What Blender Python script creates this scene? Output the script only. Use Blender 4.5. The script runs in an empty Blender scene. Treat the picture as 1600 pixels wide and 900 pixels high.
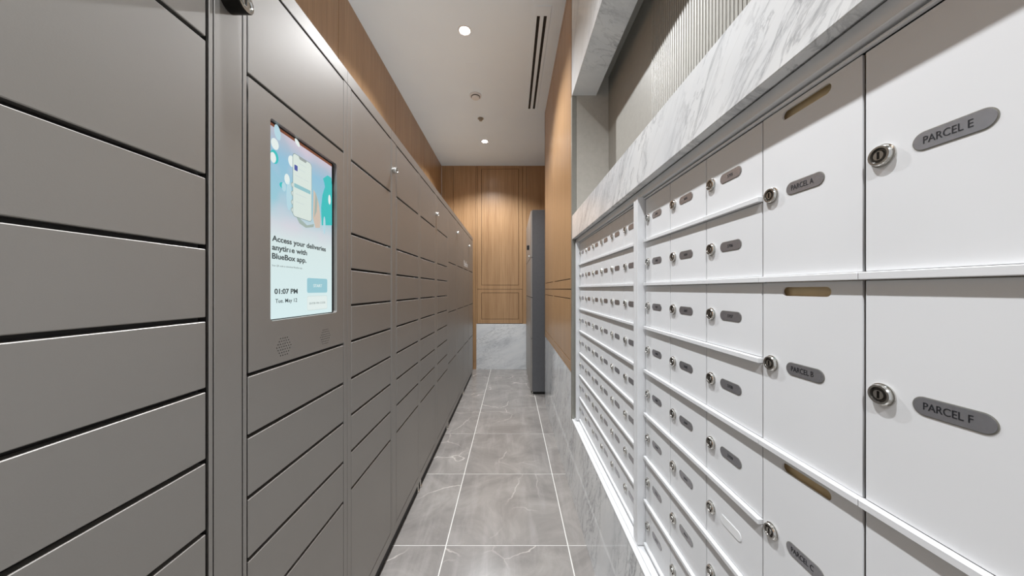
import bpy, bmesh, math, random
from mathutils import Vector, Matrix
random.seed(7)
S = bpy.context.scene
COL = S.collection
H = 1.28                                   # height of the eye above the floor

# ------------------------------------------------------------------ camera
cd = bpy.data.cameras.new('camera')
cd.sensor_width = 36; cd.lens = 36 * 491 / 1600
cd.shift_x = 1 / 1600; cd.shift_y = 2 / 1600
cd.clip_start = 0.02
cam = bpy.data.objects.new('camera', cd); COL.objects.link(cam)
cam.location = (0, 0, H); cam.rotation_euler = (math.radians(90), 0, 0)
S.camera = cam

# ------------------------------------------------------------------ world, exposure
w = bpy.data.worlds.new('world'); S.world = w; w.use_nodes = True
w.node_tree.nodes['Background'].inputs[0].default_value = (.93, .97, 1.03, 1)
w.node_tree.nodes['Background'].inputs[1].default_value = 0.65  # soft ambient fill added through the open rear end, no lamp there
vs = S.view_settings
vs.view_transform = 'Standard'; vs.look = 'None'; vs.gamma = 1; vs.use_curve_mapping = False
vs.exposure = 0.1
SPOT_W = 185.0
LAMP_Y = (-1.2, 0.6, 2.4, 4.2); LAMP_X = -0.356; LAMP_SIZE = 132

# ------------------------------------------------------------------ materials
def srgb(r, g, b):
    f = lambda c: (c / 255 / 12.92) if c / 255 <= 0.04045 else ((c / 255 + 0.055) / 1.055) ** 2.4
    return (f(r), f(g), f(b), 1)
class Nd:
    def __init__(s, name):
        s.m = bpy.data.materials.new(name); s.m.use_nodes = True
        s.t = s.m.node_tree; s.b = s.t.nodes['Principled BSDF']
    def n(s, typ, **kw):
        x = s.t.nodes.new(typ)
        for k, v in kw.items(): setattr(x, k, v)
        return x
    def l(s, a, b): s.t.links.new(a, b)
    def pos(s, scale=(1, 1, 1), rot=(0, 0, 0)):
        g = s.n('ShaderNodeNewGeometry'); m = s.n('ShaderNodeMapping')
        m.inputs['Scale'].default_value = scale; m.inputs['Rotation'].default_value = rot
        s.l(g.outputs['Position'], m.inputs['Vector']); return m.outputs[0]
    def noise(s, vec, scale, detail=4, rough=.5, dist=0):
        x = s.n('ShaderNodeTexNoise'); x.inputs['Scale'].default_value = scale
        x.inputs['Detail'].default_value = detail; x.inputs['Roughness'].default_value = rough
        x.inputs['Distortion'].default_value = dist
        s.l(vec, x.inputs['Vector']); return x.outputs['Fac']
    def ramp(s, fac, stops):
        r = s.n('ShaderNodeValToRGB'); e = r.color_ramp.elements
        while len(e) < len(stops): e.new(0.5)
        for i, (p, c) in enumerate(stops): e[i].position = p; e[i].color = c
        s.l(fac, r.inputs[0]); return r.outputs[0]
    def math(s, op, a, b=None):
        x = s.n('ShaderNodeMath', operation=op)
        for i, v in enumerate((a, b)):
            if v is None: continue
            if isinstance(v, (int, float)): x.inputs[i].default_value = v
            else: s.l(v, x.inputs[i])
        return x.outputs[0]
    def mix(s, fac, a, b):
        x = s.n('ShaderNodeMix', data_type='RGBA')
        if isinstance(fac, (int, float)): x.inputs[0].default_value = fac
        else: s.l(fac, x.inputs[0])
        for i, v in ((6, a), (7, b)):
            if isinstance(v, tuple): x.inputs[i].default_value = v
            else: s.l(v, x.inputs[i])
        return x.outputs[2]
    def bump(s, h, strength=.1, dist=.01):
        b = s.n('ShaderNodeBump'); b.inputs['Strength'].default_value = strength; b.inputs['Distance'].default_value = dist
        s.l(h, b.inputs['Height']); s.l(b.outputs[0], s.b.inputs['Normal'])
    def set(s, col=None, rough=.5, metal=0., spec=.5, coat=0.):
        if col is not None:
            if isinstance(col, tuple): s.b.inputs['Base Color'].default_value = col
            else: s.l(col, s.b.inputs['Base Color'])
        s.b.inputs['Roughness'].default_value = rough; s.b.inputs['Metallic'].default_value = metal
        s.b.inputs['Specular IOR Level'].default_value = spec; s.b.inputs['Coat Weight'].default_value = coat
        return s.m
def simple(name, col, rough=.5, metal=0., spec=.5, var=0.04, scale=40):
    d = Nd(name); f = d.noise(d.pos(), scale, 3)
    lo = tuple(c * (1 - var) for c in col[:3]) + (1,); hi = tuple(min(1, c * (1 + var)) for c in col[:3]) + (1,)
    return d.set(d.ramp(f, [(0.3, lo), (0.7, hi)]), rough, metal, spec)
M = {}
def locker_paint():
    d = Nd('taupe metallic paint')
    f = d.noise(d.pos(), 3, 3); g = d.noise(d.pos(), 420, 2)
    c = d.mix(f, srgb(162, 158, 153), srgb(170, 166, 161))
    d.bump(g, .06, .001)
    return d.set(c, .48, .8, .5)
M['locker'] = locker_paint()
M['locker_side'] = simple('grey painted steel side', srgb(98, 99, 102), .5, .2)
M['black'] = simple('plain black', srgb(14, 14, 14), .6)  # plinths, screen surround, electronic lock, vent slots
M['dark'] = simple('gap shade and dark parts', srgb(40, 38, 36), .6)
M['white'] = simple('white powder coat', srgb(219, 219, 219), .4, 0, .5, .015, 8)
M['inside'] = simple('beige mailbox inside', srgb(232, 208, 165), .6)
M['chrome'] = simple('chrome', srgb(205, 203, 198), .14, 1.0, .5, .02)
M['gun'] = simple('dark nickel', srgb(95, 92, 88), .25, .9)
M['keyhole'] = simple('dark key slot', srgb(25, 22, 20), .3, .6)
M['plate'] = simple('brushed aluminium nameplate', srgb(182, 182, 187), .27, .85, .5, .05, 200)
M['plate_white'] = simple('blank white nameplate', srgb(225, 225, 224), .4)
M['ink'] = simple('dark lettering', srgb(22, 22, 26), .5)
M['white_ink'] = simple('white lettering', srgb(225, 222, 220), .5)
M['ceiling'] = simple('ceiling paint', srgb(234, 246, 255), .85, 0, .3, .01, 4)
M['trim'] = simple('warm grey metal trim', srgb(150, 148, 140), .35, .5)
M['niche'] = simple('warm grey niche panel', srgb(150, 147, 139), .42, .15)
M['niche_side'] = simple('warm grey niche reveal', srgb(178, 173, 164), .4, .1)
M['plastic'] = simple('white plastic', srgb(225, 225, 225), .5)
def wood(name, k=1.0):
    d = Nd(name)
    f = d.noise(d.pos((1, 1, .035)), 55, 6, .6)
    g = d.noise(d.pos((1, 1, .02)), 9, 3, .5)
    h = d.noise(d.pos((1, 1, .012)), 210, 3, .6)
    c1 = d.ramp(f, [(.25, srgb(134, 98, 62)), (.55, srgb(169, 131, 91)), (.8, srgb(190, 154, 113))])
    c2 = d.ramp(g, [(.3, srgb(139, 103, 67)), (.7, srgb(183, 146, 105))])
    c3 = d.ramp(h, [(.3, srgb(128, 94, 64)), (.7, srgb(194, 160, 123))])
    c = d.mix(.35, d.mix(.45, c1, c2), c3)
    d.bump(h, .05, .001)
    return d.set(c, .31, 0, .5)
M['wood'] = wood('oak veneer')
M['groove'] = simple('dark wood groove', srgb(70, 42, 22), .7)
def marble(name, ang, seed, kv=.42):
    d = Nd(name)
    v = d.pos((1, 1, 1), (math.radians(ang), math.radians(20), 0))
    mp = d.n('ShaderNodeMapping'); mp.inputs['Scale'].default_value = (1.2, 1.0, 3.8); mp.inputs['Location'].default_value = (seed, seed, seed)
    d.l(v, mp.inputs['Vector']); v = mp.outputs[0]
    n1 = d.noise(v, 2.2, 8, .62, .6)
    r1 = d.math('ABSOLUTE', d.math('SUBTRACT', n1, .5))
    vein = d.ramp(r1, [(0, (1, 1, 1, 1)), (.008, (.5, .5, .5, 1)), (.035, (0, 0, 0, 1))])
    mask = d.ramp(d.noise(v, 1.1, 3), [(.42, (0, 0, 0, 1)), (.6, (1, 1, 1, 1))])
    cloud = d.ramp(d.noise(v, 1.6, 6, .6), [(.35, srgb(222, 222, 220)), (.55, srgb(213, 214, 214)), (.75, srgb(188, 190, 192))])
    n2 = d.noise(v, 6.5, 6, .6, .8)
    fine = d.ramp(d.math('ABSOLUTE', d.math('SUBTRACT', n2, .5)), [(0, (1, 1, 1, 1)), (.03, (0, 0, 0, 1))])
    k = d.math('MULTIPLY', vein, mask); k = d.math('MULTIPLY', k, kv)
    k2 = d.math('MULTIPLY', d.math('MULTIPLY', fine, mask), .5)
    c = d.mix(k, cloud, srgb(120, 122, 126)); c = d.mix(k2, c, srgb(130, 131, 134))
    return d.set(c, .12, 0, .5)
M['marble'] = marble('white veined marble', 48, 3.1)
M['marble_base'] = marble('white veined marble base', 62, 7.7, .8)
M['marble_back'] = marble('white veined marble back', 20, 1.3)
M['marble_base'].node_tree.nodes['Principled BSDF'].inputs['Roughness'].default_value = .07
def floor_mat():
    d = Nd('grey stone tile')
    v = d.pos()
    # each tile shifts the pattern
    g = d.n('ShaderNodeNewGeometry'); m = d.n('ShaderNodeMapping'); m.inputs['Location'].default_value = (.3264 / .609, -1.571 / .6075, 0)
    m.inputs['Scale'].default_value = (1 / .609, 1 / .6075, 1); d.l(g.outputs['Position'], m.inputs['Vector'])
    fl = d.n('ShaderNodeVectorMath', operation='FLOOR'); d.l(m.outputs[0], fl.inputs[0])
    wn = d.n('ShaderNodeTexWhiteNoise', noise_dimensions='3D'); d.l(fl.outputs[0], wn.inputs['Vector'])
    sc = d.n('ShaderNodeVectorMath', operation='SCALE'); d.l(wn.outputs['Color'], sc.inputs[0]); sc.inputs['Scale'].default_value = 9
    ad = d.n('ShaderNodeVectorMath', operation='ADD'); d.l(v, ad.inputs[0]); d.l(sc.outputs[0], ad.inputs[1]); u = ad.outputs[0]
    base = d.ramp(d.noise(u, 3.2, 8, .65, 1.2), [(.3, srgb(122, 117, 113)), (.55, srgb(142, 137, 132)), (.75, srgb(160, 155, 149))])
    vo = d.n('ShaderNodeTexVoronoi', feature='DISTANCE_TO_EDGE'); vo.inputs['Scale'].default_value = 2.3
    nz = d.n('ShaderNodeTexNoise'); nz.inputs['Scale'].default_value = 3; nz.inputs['Detail'].default_value = 5; d.l(u, nz.inputs['Vector'])
    s2 = d.n('ShaderNodeVectorMath', operation='SCALE'); d.l(nz.outputs['Color'], s2.inputs[0]); s2.inputs['Scale'].default_value = .35
    a2 = d.n('ShaderNodeVectorMath', operation='ADD'); d.l(u, a2.inputs[0]); d.l(s2.outputs[0], a2.inputs[1]); d.l(a2.outputs[0], vo.inputs['Vector'])
    vein = d.ramp(vo.outputs['Distance'], [(0, (1, 1, 1, 1)), (.006, (.6, .6, .6, 1)), (.014, (0, 0, 0, 1))])
    mk = d.ramp(d.noise(u, 2.4, 2), [(.46, (0, 0, 0, 1)), (.6, (1, 1, 1, 1))])
    k = d.math('MULTIPLY', d.math('MULTIPLY', vein, mk), .85)
    st = d.pos((1, 1, 1), (0, 0, .7))
    m3 = d.n('ShaderNodeMapping'); m3.inputs['Scale'].default_value = (12, 1.6, 1); d.l(u, m3.inputs['Vector']); m3.inputs['Rotation'].default_value = (0, 0, 1.0)
    streak = d.ramp(d.noise(m3.outputs[0], 1.3, 5, .6), [(.5, (0, 0, 0, 1)), (.75, (.35, .35, .35, 1))])
    c = d.mix(streak, base, srgb(175, 170, 166)); c = d.mix(k, c, srgb(206, 198, 190))
    return d.set(c, .2, 0, .5)
M['floor'] = floor_mat()
M['grout'] = simple('pale grout', srgb(215, 212, 206), .7)
def emis(name, col, st=1.0):
    m = bpy.data.materials.new(name); m.use_nodes = True; b = m.node_tree.nodes['Principled BSDF']
    b.inputs['Base Color'].default_value = (0.01, 0.01, 0.01, 1); b.inputs['Roughness'].default_value = .25
    b.inputs['Emission Color'].default_value = col; b.inputs['Emission Strength'].default_value = st
    return m
M['lamp'] = emis('lamp glow', (1, .97, .92, 1), 40)
def screen_bg():
    d = Nd('screen picture background')
    g = d.n('ShaderNodeNewGeometry'); sx = d.n('ShaderNodeSeparateXYZ'); d.l(g.outputs['Position'], sx.inputs[0])
    h = d.math('DIVIDE', d.math('SUBTRACT', sx.outputs['Z'], H - .0746), .4866)
    c = d.ramp(h, [(0, srgb(216, 238, 240)), (.40, srgb(214, 232, 232)), (.5, srgb(205, 215, 222)), (.62, srgb(150, 200, 214)), (.85, srgb(140, 190, 216)), (1, srgb(190, 188, 200))])
    pn = d.ramp(d.noise(d.pos(), 9, 1), [(.52, (0, 0, 0, 1)), (.72, (.5, .5, .5, 1))])
    up = d.ramp(h, [(.42, (0, 0, 0, 1)), (.55, (1, 1, 1, 1))])
    c = d.mix(d.math('MULTIPLY', pn, up), c, srgb(226, 205, 220))
    d.l(c, d.b.inputs['Emission Color']); d.b.inputs['Emission Strength'].default_value = .9
    return d.set((.01, .01, .01, 1), .3)
M['screen'] = screen_bg()
for k, c in dict(s_white=(226, 238, 236), s_phone=(214, 228, 222), s_edge=(130, 150, 150), s_teal=(40, 190, 190), s_bar=(140, 192, 200), s_btn=(150, 200, 212),
                 s_box=(205, 220, 218), s_ink=(60, 72, 75), s_grey=(150, 162, 162), s_blue=(60, 80, 160), s_skin=(205, 190, 176), s_finger=(160, 178, 172), s_pale=(178, 214, 226), s_reflection=(120, 70, 50)).items():
    M[k] = emis('screen ' + k[2:], srgb(*c), .9)

# ------------------------------------------------------------------ mesh helpers (z is given relative to the eye)
class MB:
    def __init__(s): s.bm = bmesh.new(); s.mats = []
    def mi(s, mat):
        if mat not in s.mats: s.mats.append(mat)
        return s.mats.index(mat)
    def box(s, x0, x1, y0, y1, z0, z1, mat, bev=0.):
        i = s.mi(mat)
        r = bmesh.ops.create_cube(s.bm, size=1)
        for v in r['verts']:
            v.co = Vector(((x0 + x1) / 2 + v.co.x * (x1 - x0), (y0 + y1) / 2 + v.co.y * (y1 - y0), (z0 + z1) / 2 + v.co.z * (z1 - z0)))
        fs = {f for v in r['verts'] for f in v.link_faces}
        for f in fs: f.material_index = i
        if bev:
            es = list({e for v in r['verts'] for e in v.link_edges})
            q = bmesh.ops.bevel(s.bm, geom=es, offset=bev, segments=1, affect='EDGES')
            for f in q['faces']: f.material_index = i
        return s
    def lathe(s, c, prof, axis, mat, n=24, mats=None):
        """prof: (distance along axis, radius)"""
        a = Vector(axis); u = a.orthogonal().normalized(); v = a.cross(u)
        rings = []
        for (t, r) in prof:
            rings.append([s.bm.verts.new(Vector(c) + a * t + (u * math.cos(2 * math.pi * k / n) + v * math.sin(2 * math.pi * k / n)) * r) for k in range(n)])
        for j in range(len(rings) - 1):
            mm = s.mi((mats[j] if mats else mat))
            for k in range(n):
                f = s.bm.faces.new((rings[j][k], rings[j][(k + 1) % n], rings[j + 1][(k + 1) % n], rings[j + 1][k])); f.material_index = mm
        f = s.bm.faces.new(rings[-1]); f.material_index = s.mi(mats[-1] if mats else mat)
        f = s.bm.faces.new(rings[0][::-1]); f.material_index = s.mi(mats[0] if mats else mat)
        return s
    def poly(s, pts, mat):
        f = s.bm.faces.new([s.bm.verts.new(p) for p in pts]); f.material_index = s.mi(mat); return s
    def prism(s, pts, ext, mat):
        """closed outline extruded by the vector ext"""
        e = Vector(ext); i = s.mi(mat)
        a = [s.bm.verts.new(p) for p in pts]; b = [s.bm.verts.new(Vector(p) + e) for p in pts]
        n = len(a); fs = [s.bm.faces.new(a[::-1]), s.bm.faces.new(b)]
        for k in range(n): fs.append(s.bm.faces.new((a[k], a[(k + 1) % n], b[(k + 1) % n], b[k])))
        for f in fs: f.material_index = i
        return s
    def mesh(s, name, origin=(0, 0, 0)):
        bm = s.bm
        bmesh.ops.recalc_face_normals(bm, faces=bm.faces)
        for f in bm.faces: f.smooth = True
        for e in bm.edges:
            if len(e.link_faces) != 2 or e.calc_face_angle(0) > math.radians(28): e.smooth = False
        bmesh.ops.translate(bm, verts=bm.verts, vec=-Vector(origin))
        me = bpy.data.meshes.new(name); bm.to_mesh(me); bm.free()
        for m in s.mats: me.materials.append(m)
        return me
ORG = {}
def put(name, me, loc, parent=None):
    """link a mesh object at a world place (z relative to the eye)"""
    o = bpy.data.objects.new(name, me); COL.objects.link(o)
    L = Vector(loc); P = ORG[parent.name] if parent else Vector((0, 0, -H))
    o.location = L - P; o.parent = parent; ORG[o.name] = L
    return o
def build(name, mb, parent=None, origin=None):
    if origin is None:
        xs = [v.co.copy() for v in mb.bm.verts]
        lo = [min(c[i] for c in xs) for i in range(3)]; hi = [max(c[i] for c in xs) for i in range(3)]
        origin = ((lo[0] + hi[0]) / 2, (lo[1] + hi[1]) / 2, lo[2])
    return put(name, mb.mesh(name, origin), origin, parent)
def empty(name, loc, label, cat, group=None):
    o = bpy.data.objects.new(name, None); COL.objects.link(o); o.empty_display_size = .1
    L = Vector(loc); o.location = L + Vector((0, 0, H)); ORG[o.name] = L
    return tag(o, label, cat, group)
def tag(o, label=None, cat=None, group=None, kind=None):
    if label: o['label'] = label
    if cat: o['category'] = cat
    if group: o['group'] = group
    if kind: o['kind'] = kind
    return o
def struct(name, mb): o = build(name, mb); o['kind'] = 'structure'; return o
LEFT = Matrix(((0, 0, 1, 0), (1, 0, 0, 0), (0, 1, 0, 0), (0, 0, 0, 1)))        # local x,y,out -> wall on the left
RIGHT = Matrix(((0, 0, -1, 0), (-1, 0, 0, 0), (0, 1, 0, 0), (0, 0, 0, 1)))
def from_curve(cu, mat4, mats):
    o = bpy.data.objects.new('tmp', cu)
    me = bpy.data.meshes.new_from_object(o)
    bpy.data.objects.remove(o); me.transform(mat4); me.materials.clear()
    for m in mats: me.materials.append(m)
    return me
def text_mesh(s, size, mat4, mat, align='LEFT', width=None, depth=.0002, bold=0.):
    cu = bpy.data.curves.new('txt', 'FONT'); cu.body = s; cu.size = size; cu.align_x = align; cu.extrude = depth; cu.fill_mode = 'BOTH'; cu.offset = bold
    me = from_curve(cu, Matrix.Identity(4), [mat]); bpy.data.curves.remove(cu)
    xs = [v.co.x for v in me.vertices]; k = width / (max(xs) - min(xs)) if width else 1
    x0 = min(xs) if align == 'LEFT' else (min(xs) + max(xs)) / 2
    me.transform(mat4 @ Matrix.Diagonal((k, 1, 1, 1)) @ Matrix.Translation((-x0, 0, 0)))
    return me
def rrect(x0, x1, y0, y1, r, n=5):
    p = []
    for cx, cy, a in ((x1 - r, y1 - r, 0), (x0 + r, y1 - r, 90), (x0 + r, y0 + r, 180), (x1 - r, y0 + r, 270)):
        for k in range(n + 1):
            t = math.radians(a + 90 * k / n); p.append((cx + r * math.cos(t), cy + r * math.sin(t)))
    return p
def plate_with_holes(outer, holes, thick, mat4, mat):
    cu = bpy.data.curves.new('pl', 'CURVE'); cu.dimensions = '2D'; cu.fill_mode = 'BOTH'; cu.extrude = thick / 2
    for pts in [outer] + holes:
        sp = cu.splines.new('POLY'); sp.points.add(len(pts) - 1); sp.use_cyclic_u = True
        for q, (x, y) in zip(sp.points, pts): q.co = (x, y, 0, 1)
    me = from_curve(cu, mat4 @ Matrix.Translation((0, 0, -thick / 2)), [mat]); bpy.data.curves.remove(cu)
    return me

# ================================================================== SETTING
XL, XR, YB, YN, CE = -1.117, .375, 5.03, -1.5, 1.977
FL = -H
# floor with tiles laid on a grout bed
f = MB(); f.box(-1.25, 1.0, YN, YB + .1, FL - .05, FL - .0015, M['grout'])
xs = [-.3264 + .609 * k for k in range(-2, 4)]; ys = [1.571 + .6075 * k for k in range(-6, 7)]
g = .0028
for i in range(len(xs) - 1):
    for j in range(len(ys) - 1):
        a, b = max(xs[i] + g, -1.2), min(xs[i + 1] - g, 1.0); c, e = max(ys[j] + g, YN), min(ys[j + 1] - g, YB + .08)
        if b > a and e > c: f.box(a, b, c, e, FL - .01, FL, M['floor'])
struct('floor', f)
struct('ceiling', MB().box(-1.25, 1.0, YN, YB + .1, CE, CE + .05, M['ceiling']))
# left wall: tall oak panels with thin shadow joints
m = MB(); m.box(XL - .06, XL - .012, YN, YB, FL, CE, M['groove'])
jy = [YN] + [-.94 + .99 * k for k in range(0, 6)] + [YB]
for a, b in zip(jy, jy[1:]): m.box(XL - .02, XL, a + .002, b - .002, FL, CE, M['wood'], .001)
struct('wall_left', m)
# back wall: oak with routed inlays and a marble base
m = MB(); y0 = YB; G = .0028
m.box(XL, 1.0, y0 + .012, y0 + .06, FL, CE, M['groove'])
def wp(x0, x1, z0, z1): m.box(x0, x1, y0, y0 + .02, z0, z1, M['wood'], .0008)
wp(XL, -.93, FL, CE); wp(-.926, -.575, FL + .12, CE); wp(-.926, -.575, FL, FL + .116)
wp(-.571, -.548, -.553, CE); wp(.246, .62, FL, CE); wp(.624, .86, FL, CE); wp(.181, .242, -.553, CE)
wp(-.575, -.56, FL, -.553)
def inlay(x0, x1, z0, z1, rx0, rx1, rz0, rz1):
    wp(x0, rx0 - G, z0, z1); wp(rx1 + G, x1, z0, z1); wp(rx0 - G, rx1 + G, z0, rz0 - G); wp(rx0 - G, rx1 + G, rz1 + G, z1)
    wp(rx0 + G, rx1 - G, rz0 + G, rz1 - G)
inlay(-.544, .177, .003, CE, -.477, .116, .068, 1.925)
inlay(-.544, .177, -.545, -.003, -.477, .116, -.478, -.058)
m.box(-.56, .244, y0 - .012, y0 + .02, FL, -.555, M['marble_back'], .002)
m.box(.242, 1.0, y0 + .002, y0 + .02, FL, -.555, M['marble_back'])
struct('wall_back', m)
# right wall beyond the mailboxes: oak over marble
m = MB(); m.box(XR + .012, XR + .20, 1.97, 3.50, FL, CE, M['groove'])
m.box(XR + .2, 1.0, 1.97, 3.50, FL, CE, M['groove'])
MZ = -.520
def wr(a, b, z0, z1): m.box(XR, XR + .03, a, b, z0, z1, M['wood'], .0008)
for (p0, p1) in ((1.972, 2.79), (2.793, 3.52)):
    r0, r1 = (p0 + .03, p1 - .04) if p0 < 2 else (p0 + .04, p1 - .05)
    for z0, z1, q0, q1 in ((.003, CE, .066, 1.92), (MZ + .012, -.003, -.455, -.060)):
        wr(p0, r0 - G, z0, z1); wr(r1 + G, p1, z0, z1); wr(r0 - G, r1 + G, z0, q0 - G); wr(r0 - G, r1 + G, q1 + G, z1)
        wr(r0 + G, r1 - G, q0 + G, q1 - G)
m.box(XR - .001, XR + .03, 1.972, 3.52, MZ, MZ + .009, M['wood'])
m.box(XR, XR + .03, 1.972, 3.52, FL, MZ, M['marble_base'], .001)
m.box(XR, 1.0, 3.50, 3.52, FL, CE, M['wood'])
struct('wall_right', m)
# marble face under, over and above the mailboxes
m = MB()
NY = -1.3
for a, b in ((NY, .02), (.022, .996), (.999, 1.967)):
    m.box(XR, XR + .03, a, b, FL, -.806, M['marble_base'], .001)
m.box(XR + .03, .66, NY, 1.965, FL, -.82, M['groove'])
struct('trim_1', m)
m = MB()
m.box(XR, .397, NY, 1.94, .3075, .4538, M['marble'], .0015)
m.box(.397, .62, NY, 1.94, .310, .4538, M['marble'])
struct('trim_2', m)
m = MB(); m.box(XR, .524, NY, 1.953, 1.196, CE, M['marble'], .0015); struct('trim_3', m)
# niche over the marble shelf
m = MB()
m.box(.608, .66, NY, 1.94, .4538, CE, M['niche'])
m.box(.524, .608, NY, 1.94, 1.307, CE, M['niche'])
m.box(.403, .66, 1.94, 1.965, -.82, CE, M['niche_side'])
m.box(.600, .608, 1.795, 1.94, .4538, 1.307, M['niche'], .001); m.box(.598, .608, 1.342, 1.79, .4538, 1.307, M['niche'], .001)
struct('wall_right_niche', m)
# fluted panel lining the niche
p = .0155; y = 1.340; pts = [(.607, y)]
while y > -.5:
    for k in range(7):
        t = math.pi * k / 6
        pts.append((.604 - .0085 * math.sin(t) ** .6, y - p / 2 + math.cos(t) * p * .36))
    y -= p
    pts += [(.607, y + .0018), (.607, y)]
m = MB(); i = m.mi(M['niche'])
va = [m.bm.verts.new((x, yy, .4538)) for x, yy in pts]; vb = [m.bm.verts.new((x, yy, 1.307)) for x, yy in pts]
for k in range(len(pts) - 1):
    fc = m.bm.faces.new((va[k], va[k + 1], vb[k + 1], vb[k])); fc.material_index = i
o = build('fluted_panel', m)
tag(o, 'warm grey fluted panel lining the niche above the marble shelf', 'wall panel')
# metal trim, back filling and the strip of wall right of the far recess
struct('trim_4', MB().box(XR - .001, .403, 1.941, 1.968, -.806, 1.196, M['trim'], .001))
m = MB(); m.box(.93, 1.0, 3.5, YB + .02, FL, CE, M['wood']); struct('wall_right_recess', m)
m = MB(); m.box(.66, 1.0, NY, 1.97, FL, CE, M['ceiling']); struct('wall_right_core', m)
m = MB(); m.box(XR, .45, NY, .018, -.806, .3075, M['marble'], .001); struct('trim_5', m)

# ================================================================== LOCKERS ON THE LEFT
FX = -.583                                       # plane of the locker doors
RS = [.729, .470, .203, .073, -.058, -.190, -.325, -.458, -.591, -.728, -1.18]
R0 = [.729, .478, .216, .0807, -.0574, -.192, -.3275, -.463, -.599, -.737, -1.18]
RB = [.729, .252, -.215, -.690, -1.18]
door_cache = {}
def locker_door(z0, z1, c0, c1, parent, px=FX):
    g, gv = .0042, .0014
    a, b, lo, hi = c0 + gv, c1 - gv, z0 + g, z1 - g
    key = (round(b - a, 4), round(hi - lo, 4))
    if key not in door_cache:
        W, T = key
        mb = MB()
        mb.box(-.016, 0, -W / 2, W / 2, -T / 2, T / 2, M['locker'], .0014)
        door_cache[key] = mb.mesh('door')
    return put('door', door_cache[key], (px, (a + b) / 2, (lo + hi) / 2), parent)
def cam_lock(y, z, r, prot, parent, px=FX, sx=1):
    mb = MB()
    mb.lathe((px, y, z), [(-.002, r), (prot - .002, r), (prot, r * .93), (prot, r * .78), (prot - .003, r * .72), (prot - .003, r * .40), (prot - .001, r * .36)], (sx, 0, 0), M['chrome'], 28,
             [M['keyhole'] if r > .017 else M['chrome'], M['keyhole'] if r > .017 else M['chrome'], M['chrome'], M['chrome'], M['chrome'], M['chrome']])
    xk = px + sx * (prot - .0005)
    mb.box(min(xk, xk - sx * .001), max(xk, xk - sx * .001) + .0004, y - r * .07, y + r * .07, z - r * .3, z + r * .3, M['keyhole'])
    return build('lock', mb, parent)
def locker(z0, z1, strip, cols, label, lockp=None, feet=()):
    root = empty('parcel_locker', ((FX + XL) / 2, (z0 + z1) / 2, FL), label, 'parcel locker', 'taupe parcel lockers along the left wall')
    e = .0008
    m = MB()
    m.box(XL + .006, -.603, z0 + e, z1 - e, -1.222, .776, M['dark'])
    m.box(-.603, FX, z0 + e, z1 - e, -1.225, -1.18, M['locker'], .001)
    build('body', m, root)
    build('cap', MB().box(XL + .006, FX + .0005, z0 + e, z1 - e, .7312, .778, M['locker'], .001), root)
    build('plinth', MB().box(XL + .03, -.593, z0 + e, z1 - e, FL, -1.222, M['black']), root)
    # uprights between the columns
    edges = [z0] + [v for c in cols for v in c[:2]] + [z1]
    for k in range(0, len(edges), 2):
        a, b = edges[k] + e, edges[k + 1] - e
        if b - a < .004: continue
        m = MB()
        if k == 0 and strip:
            # flat panel between two slim rails
            m.box(-.603, FX - .001, a, b, -1.18, .729, M['dark'])
            m.box(-.600, FX, a + .0005, a + .0085, -1.18, .729, M['locker'], .001)
            m.box(-.600, FX, a + .011, b - .0135, -1.18, .729, M['locker'], .001)
            m.box(-.600, FX, b - .0105, b - .0015, -1.18, .729, M['locker'], .001)
            m.bm.verts.ensure_lookup_table()
            for v in m.bm.verts[:8]: v.co.x -= .004 if v.co.x > -.59 else 0
        else:
            n = 2 if b - a > .03 else 1
            w_ = (b - a) / n
            for q in range(n):
                m.box(-.603, FX, a + w_ * q + (.0006 if q else 0), a + w_ * (q + 1) - .0006, -1.18, .729, M['locker'], .0008)
        build('upright', m, root)
    for c0, c1, rows in cols:
        for hi, lo in zip(rows, rows[1:]):
            if rows is CTRL and abs(hi - .476) < 1e-6: continue
            locker_door(lo, hi, c0, c1, root)
    if lockp: cam_lock(lockp[0], lockp[1], lockp[2], lockp[3], root)
    for y in feet:
        mb = MB(); mb.lathe((-.5915, y, FL), [(0, .013), (.010, .013), (.013, .006), (.062, .006)], (0, 0, 1), M['chrome'], 16)
        build('levelling_foot', mb, root)
    return root
CTRL = [.729, .476, -.190, -.327, -.463, -.601, -.740, -1.18]
locker(-.287, .605, False, [(-.245, .15, RB), (.205, .6015, R0)], 'nearest taupe parcel locker, cut off by the left edge of the photo, wide doors')
ctl = locker(.605, 1.118, True, [(.695, 1.0926, CTRL)], 'taupe parcel locker with the glowing touch screen and speaker holes', (.648, .592, .0205, .037))
locker(1.118, 1.5245, False, [(1.145, 1.5186, RS)], 'narrow taupe parcel locker with one column of doors directly beyond the touch screen locker')
locker(1.5245, 2.405, True, [(1.598, 1.967, RS), (2.0187, 2.391, RS)], 'taupe two-column parcel locker of small doors with chrome lock, two lockers beyond the screen', (1.548, .585, .014, .02), (1.985, 2.035))
locker(2.405, 3.33, True, [(2.474, 2.857, RS), (2.912, 3.317, RB)], 'taupe parcel locker with one column of small doors beside one of tall doors', (2.435, .583, .014, .02), (2.87, 2.92))
sg = locker(3.33, 4.262, True, [(3.395, 3.80, RB), (3.85, 4.232, RB)], 'taupe parcel locker of tall doors carrying the small white lettering', (3.36, .605, .014, .02), (3.81, 3.86))
locker(4.262, 4.75, True, [(4.325, 4.735, RB)], 'last taupe parcel locker of the left row, next to the wooden end wall', (4.292, .59, .014, .02), (4.70,))
put('lettering', text_mesh('BlueBox', .105, LEFT, M['white_ink'], 'CENTER', .34), (FX + .0005, 4.03, .285), sg)
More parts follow.
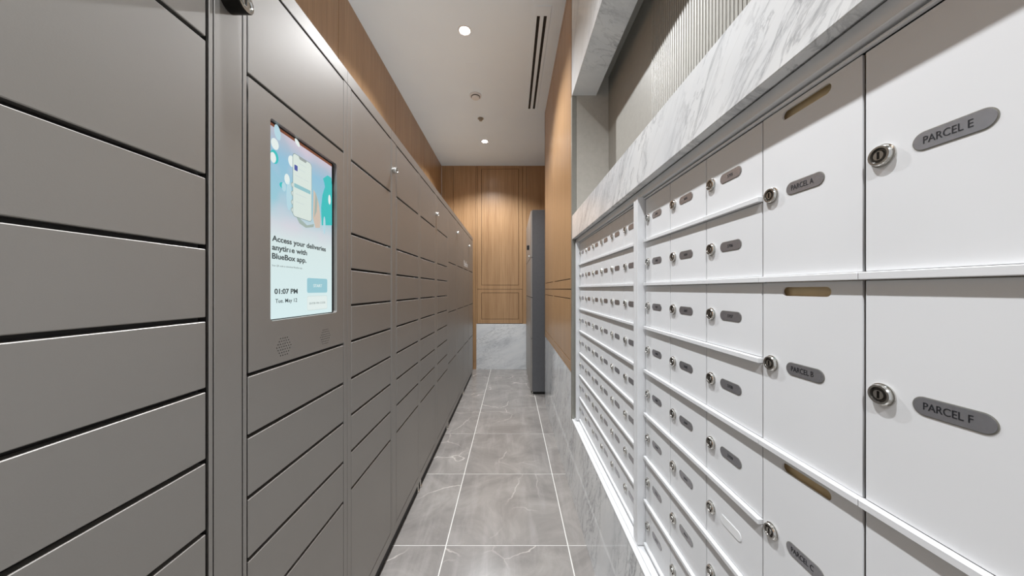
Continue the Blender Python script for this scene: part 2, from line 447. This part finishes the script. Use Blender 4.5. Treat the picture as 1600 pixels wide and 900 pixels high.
# control panel with a rounded opening for the screen
y0_, y1_ = .695 + .0014, 1.0926 - .0014
pc = ((y0_ + y1_) / 2, (.476 - .190) / 2)
def uv(y, z): return (y - pc[0], z - pc[1])
outer = [uv(y0_, -.190 + .0042), uv(y1_, -.190 + .0042), uv(y1_, .476 - .0042), uv(y0_, .476 - .0042)]
a = uv(.7605, -.0775); b = uv(1.0500, .4165)
hole = rrect(a[0], b[0], a[1], b[1], .008)
holes = [hole[::-1]]
def circ(cx, cy, r, n=8): return [(cx + r * math.cos(2 * math.pi * k / n), cy + r * math.sin(2 * math.pi * k / n)) for k in range(n)][::-1]
def grille(yc, zc, R):
    for j in range(-4, 5):
        for i in range(-4, 5):
            dy, dz = i * .0082 + (.0041 if j % 2 else 0), j * .0072
            if dy * dy + dz * dz < R * R: holes.append(circ(*uv(yc + dy, zc + dz), .0019))
grille(.806, -.1465, .028); grille(.985, -.148, .026)
cp = put('control_panel', plate_with_holes(outer, holes, .016, LEFT, M['locker']), (FX, pc[0], pc[1]), ctl)
build('screen', MB().box(-.602, -.593, .7633, 1.0375, -.0746, .412, M['screen']).box(-.6025, -.5935, .755, .7630, -.08, .42, M['black']).box(-.6025, -.5935, 1.0378, 1.056, -.08, .42, M['black']).box(-.6025, -.5935, .755, 1.056, .4123, .42, M['black']), cp)
SX = -.593
class Flat(MB):
    def flat(s, pts, mat, lay=0):
        return s.poly([(SX + .0003 + .00012 * lay, y, z) for y, z in pts], mat)
    def ell(s, y, z, ry, rz, mat, lay=0, rot=0, n=20):
        return s.flat([(y + ry * math.cos(t) * math.cos(rot) - rz * math.sin(t) * math.sin(rot), z + ry * math.cos(t) * math.sin(rot) + rz * math.sin(t) * math.cos(rot)) for t in [2 * math.pi * k / n for k in range(n)]], mat, lay)
F = Flat()
def P(x, y):                                       # photo pixel on the screen -> (depth, height)
    dx = 799 - x; k = .592 / dx; return (491 * k, (452 - y) * k)
F.flat([(.7633, .4045), (1.0375, .4045), (1.0375, .412), (.7633, .412)], M['s_reflection'])  # brown reflection along the top of the recess, painted as a glowing strip
for px_, py_, ry, rz, mt, lay, rot in ((434, 207, .011, .019, 's_pale', 1, .2), (430, 225, .013, .014, 's_white', 1, 0), (429, 245, .014, .017, 's_teal', 1, 0), (427, 246, .010, .013, 's_white', 2, 0),
                                 (456, 252, .013, .015, 's_white', 1, 0), (465, 223, .012, .007, 's_white', 1, -.6), (449, 280, .010, .014, 's_white', 1, 0), (442, 290, .011, .008, 's_teal', 1, 0),
                                 (444, 292, .008, .012, 's_pale', 2, 0), (452, 305, .010, .040, 's_pale', 1, 0), (515, 312, .007, .016, 's_white', 3, 0), (507, 352, .006, .028, 's_pale', 3, 0)):
    c = P(px_, py_); F.ell(c[0], c[1], ry, rz, M[mt], lay, rot)
F.flat([P(503, 352), P(519, 352), P(519, 290), P(518, 278), P(512, 274), P(505, 279), P(507, 286), P(508, 292), P(504, 305), P(502, 325)][::-1], M['s_teal'], 2)
# hand holding the phone
F.flat([P(490, 296), P(495, 306), P(499, 322), P(501, 342), P(500, 356), P(493, 356), P(489, 340)][::-1], M['s_skin'], 4)
F.flat([P(493, 300), P(496, 312), P(495, 330), P(491, 340)][::-1], M['s_finger'], 5)
F.flat([P(461, 334), P(466, 345), P(480, 352), P(491, 350), P(490, 355), P(478, 356), P(468, 349)][::-1], M['s_finger'], 3)
for py_ in (290, 303, 317, 329):
    c = P(459.5, py_); F.ell(c[0] + .002, c[1], .014, .0095, M['s_finger'], 4); F.ell(c[0] + .003, c[1], .012, .0078, M['s_white'], 5)
ph = rrect(.852, .9305, .200, .370, .009)
F.flat(rrect(.8505, .932, .1985, .3715, .010), M['s_edge'], 6); F.flat(ph, M['s_phone'], 7)
F.flat([(.874, .370), (.909, .370), (.905, .363), (.878, .363)], M['s_grey'], 8)
F.flat(rrect(.857, .870, .326, .341, .002), M['s_blue'], 8)
F.flat(rrect(.856, .926, .279, .290, .002), M['s_bar'], 8)
for yy, zz, ww in ((.876, .350, .03), (.874, .334, .028), (.860, .312, .03), (.895, .312, .022), (.862, .262, .045), (.862, .240, .035)):
    F.flat([(yy, zz), (yy + ww, zz), (yy + ww, zz + .0025), (yy, zz + .0025)], M['s_box'], 8)
F.flat(rrect(.911, 1.011, -.0105, .033, .006), M['s_btn'], 3)
F.flat(rrect(.911, 1.011, -.0625, -.0195, .006), M['s_box'], 2); F.flat(rrect(.9125, 1.0095, -.061, -.021, .005), M['s_white'], 3)
build('screen_picture', F, cp)
TX = SX + .0013
for s_, sz, y_, z_, wd, mt in (('Access your deliveries', .0196, .777, .1205, .225, 's_ink'), ('anytime with', .0196, .777, .0985, .133, 's_ink'), ('BlueBox app.', .0196, .777, .0765, .130, 's_ink'),
                        ('Scan QR code to download BlueBox app', .006, .777, .0575, .112, 's_grey'), ('01:07 PM', .0182, .785, -.0115, .085, 's_ink'), ('Tue. May 12', .0145, .788, -.0345, .080, 's_ink'),
                        ('START', .0125, .940, .0065, .042, 's_white'), ('ENTER PIN CODE', .008, .921, -.0445, .078, 's_grey')):
    put('screen_text', text_mesh(s_, sz, LEFT, M[mt], 'LEFT', wd, .0001, .0005 if sz > .016 else .0001), (TX, y_, z_), cp)

# ================================================================== MAILBOXES ON THE RIGHT
AX = .412
T0, RH = .6695 * AX, .3215 * AX
def rz(k): return T0 - RH * k
LED = .0095                                        # ledge thickness
def mb_lock(y, z, parent, first=[None]):
    if first[0] is None:
        mb = MB()
        r = .0112
        mb.lathe((0, 0, 0), [(-.001, r + .0012), (.0015, r + .0012), (.002, r), (.0042, r), (.0055, r * .92), (.0055, r * .74), (.0036, r * .66), (.0036, r * .5), (.0054, r * .44)], (-1, 0, 0), M['chrome'], 24,
                 [M['chrome']] * 5 + [M['gun'], M['gun'], M['chrome'], M['chrome']])
        mb.box(-.0058, -.0052, -r * .09, r * .09, -r * .36, r * .36, M['keyhole'])
        first[0] = mb.mesh('lock')
    return put('lock', first[0], (AX, y, z), parent)
def stadium(w_, h_): return rrect(-w_ / 2, w_ / 2, -h_ / 2, h_ / 2, h_ / 2 - 1e-5, 8)
plate_me = {}
def nameplate(y, z, parent, mat='plate'):
    if mat not in plate_me:
        mb = MB(); q = [(-.0009, -u, v) for u, v in stadium(.0558, .0172)]
        mb.prism([(-.0004, -u, v) for u, v in stadium(.0578, .0190)], (.0003, 0, 0), M['trim'] if mat == 'plate' else M['white'])
        mb.prism(q, (.0008, 0, 0), M[mat])
        plate_me[mat] = mb.mesh('nameplate')
    return put('nameplate', plate_me[mat], (AX, y, z), parent)
txt_me = {}
def name_text(s, y, z, parent, sz, wd=None):
    if s not in txt_me: txt_me[s] = text_mesh(s, sz, RIGHT, M['ink'], 'CENTER', wd, .00008)
    return put('lettering', txt_me[s], (AX - .0011, y, z), parent)
md_cache = {}
def mail_door(yf, yn, k0, k1, parent, slot=False):
    """yf far edge, yn near edge; rows k0..k1"""
    gp = .0015 if k1 - k0 > 1 else .0012
    hi, lo = rz(k0) - .0008, rz(k1) + LED + .0004
    W, T = round(yf - yn - 2 * gp, 4), round(hi - lo, 4)
    key = (W, T, slot)
    if key not in md_cache:
        if slot:
            hc = T / 2 - .0135
            h_ = [(x, hc + y) for x, y in stadium(.0735, .0132)]
            # the slot sits a little to the far side of the middle
            md_cache[key] = plate_with_holes([(-W / 2, -T / 2), (W / 2, -T / 2), (W / 2, T / 2), (-W / 2, T / 2)], [h_[::-1]], .003, RIGHT, M['white'])
        else:
            md_cache[key] = MB().box(0, .004, -W / 2, W / 2, -T / 2, T / 2, M['white'], .0008).mesh('door')
    return put('door', md_cache[key], (AX, (yf + yn) / 2, (hi + lo) / 2), parent)
def mail_panel(ya, yb, cols, label):
    """ya near end, yb far end; cols = far edge, near edge, cells"""
    root = empty('mailbox_panel', (.5, (ya + yb) / 2, -.806), label, 'mailbox panel', 'white mailbox panels')
    m = MB()
    m.box(.500, .598, ya + .001, yb - .001, -.805, .306, M['inside'])
    m.box(AX + .003, .52, ya + .001, yb - .001, -.805, rz(8), M['white']); m.box(AX + .001, .52, ya + .001, yb - .001, T0 + .001, .306, M['white'])
    ysep = sorted({c[0] for c in cols} | {c[1] for c in cols})
    for y in ysep: m.box(AX + .0035, .502, y - .0008, y + .0008, rz(8), T0, M['dark'])
    for far, near, cells in cols:
        for k0, k1, kind, *_ in cells: m.box(AX + .006, .502, near + .001, far - .001, rz(k0) - .0006, rz(k0) + .002, M['inside'])
    for far, near, cells in cols:
        for k0, k1, kind, *_ in cells:
            if kind == 'parcel': m.box(AX + .010, AX + .012, near + .012, far - .012, rz(k0) - .075, rz(k0) - .001, M['inside'])
    build('body', m, root)
    m = MB()
    fx = .389
    m.box(fx, AX + .012, yb - .0155, yb - .001, -.790, .285, M['white'], .001)
    m.box(fx, AX + .012, ya + .001, ya + .0155, -.790, .285, M['white'], .001)
    m.box(AX - .005, AX + .012, ya + .0155, yb - .0155, T0 + .001, .2805, M['white'], .001)
    m.box(AX - .004, AX + .012, ya + .0155, yb - .0155, -.790, rz(8) - .001, M['white'], .001)
    build('frame', m, root)
    for far, near, cells in cols:
        for cell in cells:
            k0, k1, kind = cell[:3]
            d = mail_door(far, near, k0, k1, root, kind == 'parcel')
            zc = (rz(k0) + rz(k1) + LED) / 2
            if kind == 'parcel' or kind == 'big':
                mb_lock(far - .0188, zc, d)
                nameplate(far - .0737, zc, d)
                if len(cell) > 3: name_text(cell[3], far - .0737 + .003, zc - .0031, d, .0105, .034)
            else:
                mb_lock(far - .0182, zc, d)
                blank = len(cell) > 3 and cell[3] == ''
                nameplate(far - .0737, zc, d, 'plate_white' if blank else 'plate')
                if len(cell) > 3 and cell[3]: name_text(cell[3], far - .0737, zc - .0027, d, .0080, .0145)
            # ledge under the cell
            lw = round(far - near - .0006, 4); key = ('ledge', lw)
            if key not in md_cache: md_cache[key] = MB().box(-.0075, .004, -lw / 2, lw / 2, 0, LED - .0005, M['white'], .0008).mesh('ledge')
            put('ledge', md_cache[key], (AX, (far + near) / 2, rz(k1) + .0001), root)
    return root
def col8(nums): return [(k, k + 1, 'box', nums[k]) if nums else (k, k + 1, 'box') for k in range(8)]
def nums(a, blank=None): return ['' if k == blank else str(a + k) for k in range(8)]
Y = [.9640, .8154, .6644, .5154, .3673, .2186, .0700]
mail_panel(.0535, .985, [
    (Y[0], Y[1], col8(nums(3505))), (Y[1], Y[2], col8(nums(3605))), (Y[2], Y[3], col8(nums(3705, 5))),
    (Y[3], Y[4], [(0, 2, 'parcel', 'PARCEL A'), (2, 4, 'parcel', 'PARCEL B'), (4, 6, 'parcel', 'PARCEL C'), (6, 8, 'parcel')]),
    (Y[4], Y[5], [(0, 2, 'big', 'PARCEL E'), (2, 4, 'big', 'PARCEL F'), (4, 6, 'big'), (6, 8, 'big')]),
    (Y[5], Y[6], [(0, 2, 'big'), (2, 4, 'big'), (4, 6, 'big'), (6, 8, 'big')]),
], 'near white mailbox panel with large parcel doors lettered A, B, E and F')
Z = [1.888 - .1475 * k for k in range(7)]
mail_panel(.9855, 1.905, [(Z[k], Z[k + 1], col8(None)) for k in range(6)], 'far white mailbox panel with only small square doors, left of the upright frame post')
# header, sill and closing strips around the panels
m = MB(); m.box(.399, .43, .02, 1.94, .284, .3073, M['white'], .001); struct('trim_6', m)
m = MB()
m.box(XR - .001, .50, .02, 1.94, -.8065, -.800, M['white'], .001)
m.box(.3885, .42, .02, 1.94, -.800, -.793, M['white'], .001)
struct('trim_7', m)
m = MB(); m.box(.40, .45, 1.906, 1.94, -.79, .284, M['white'], .001); m.box(.40, .45, .02, .052, -.79, .284, M['white'], .001); struct('trim_8', m)

# ================================================================== FAR CABINET
cb = empty('tall_locker', (.5, 4.4, FL), 'tall grey steel locker standing alone in the recess at the far right', 'locker')
ZT, CX = .964, .236
m = MB(); m.box(CX + .02, .80, 3.815, 5.0, -1.245, ZT, M['locker_side'], .002)
build('body', m, cb)
build('plinth', MB().box(CX + .012, .79, 3.83, 5.0, FL, -1.245, M['black']), cb)
cr = [ZT - .006, .388, -.10, -.60, -1.24]
for hi, lo in zip(cr, cr[1:]):
    for a, b in ((3.819, 4.40), (4.403, 4.998)):
        mb = MB(); mb.box(CX, CX + .019, a, b, lo + .004, hi - .004, M['locker'], .0014); build('door', mb, cb)
mb = MB(); mb.box(CX - .028, CX, 4.17, 4.21, .525, .585, M['black'], .004); build('electronic_lock', mb, cb)
cam_lock(4.0, .42, .012, .02, cb, CX, -1)
mb = MB(); mb.lathe((CX + .022, 3.835, FL), [(0, .016), (.012, .016), (.016, .007), (.04, .007)], (0, 0, 1), M['chrome'], 16); build('levelling_foot', mb, cb)

# ================================================================== CEILING FITTINGS
LBL = ['round recessed downlight behind the viewpoint', 'round recessed downlight just above the viewpoint', 'larger looking recessed downlight, the nearer bright one', 'smaller looking recessed downlight near the end wall']
for i, y in enumerate(LAMP_Y):
    r = empty('recessed_downlight', (LAMP_X, y, CE), LBL[i] + ', glowing in the ceiling', 'downlight', 'recessed downlights in the ceiling')
    mb = MB(); mb.lathe((LAMP_X, y, CE), [(0, .052), (.003, .05), (.004, .042), (.001, .038)], (0, 0, -1), M['plastic'], 32); build('trim_ring', mb, r)
    mb = MB(); mb.lathe((LAMP_X, y, CE - .0012), [(0, .036), (.0015, .034)], (0, 0, -1), M['lamp'], 32); build('lens', mb, r)
    ld = bpy.data.lights.new('downlight', 'SPOT'); ld.energy = SPOT_W; ld.spot_size = math.radians(LAMP_SIZE); ld.spot_blend = .6
    ld.shadow_soft_size = .03; ld.color = (.95, .985, 1.03)
    lo = bpy.data.objects.new('light_beam', ld); COL.objects.link(lo); lo.parent = r; lo.location = (0, 0, -.012)
# linear air diffuser
r = empty('ceiling_vent', (.222, 2.83, CE), 'long white linear air vent with two black slots in the ceiling', 'ceiling vent')
m = MB()
for a, b in ((.165, .185), (.207, .235), (.257, .282)): m.box(a, b, 2.27, 3.44, CE - .004, CE, M['ceiling'], .0008)
m.box(.165, .282, 2.19, 2.27, CE - .004, CE, M['ceiling'], .0008); m.box(.165, .282, 3.44, 3.47, CE - .004, CE, M['ceiling'], .0008)
build('frame', m, r)
for a in (.185, .235): build('slot', MB().box(a, a + .022, 2.27, 3.44, CE - .0015, CE, M['black']), r)
m = MB(); m.lathe((-.365, 3.204, CE), [(0, .060), (.010, .060), (.014, .045), (.018, .045), (.020, .040), (.030, .038), (.034, .030)], (0, 0, -1), M['plastic'], 32,
                  [M['plastic'], M['plastic'], M['dark'], M['dark'], M['plastic'], M['plastic'], M['plastic']])
tag(build('smoke_detector', m), 'round white smoke detector on the ceiling between the two downlights', 'smoke detector')
m = MB(); m.lathe((-.355, 3.636, CE), [(0, .034), (.004, .034), (.006, .016), (.022, .012), (.024, .018), (.026, .018)], (0, 0, -1), M['trim'], 24)
tag(build('fire_sprinkler', m), 'small chrome sprinkler head on the ceiling nearer the end wall', 'sprinkler')
m = MB(); m.box(-.402, -.285, 2.742, 3.06, CE - .002, CE, M['ceiling'], .001)
tag(build('access_panel', m), 'small flush white access panel in the ceiling', 'access panel')
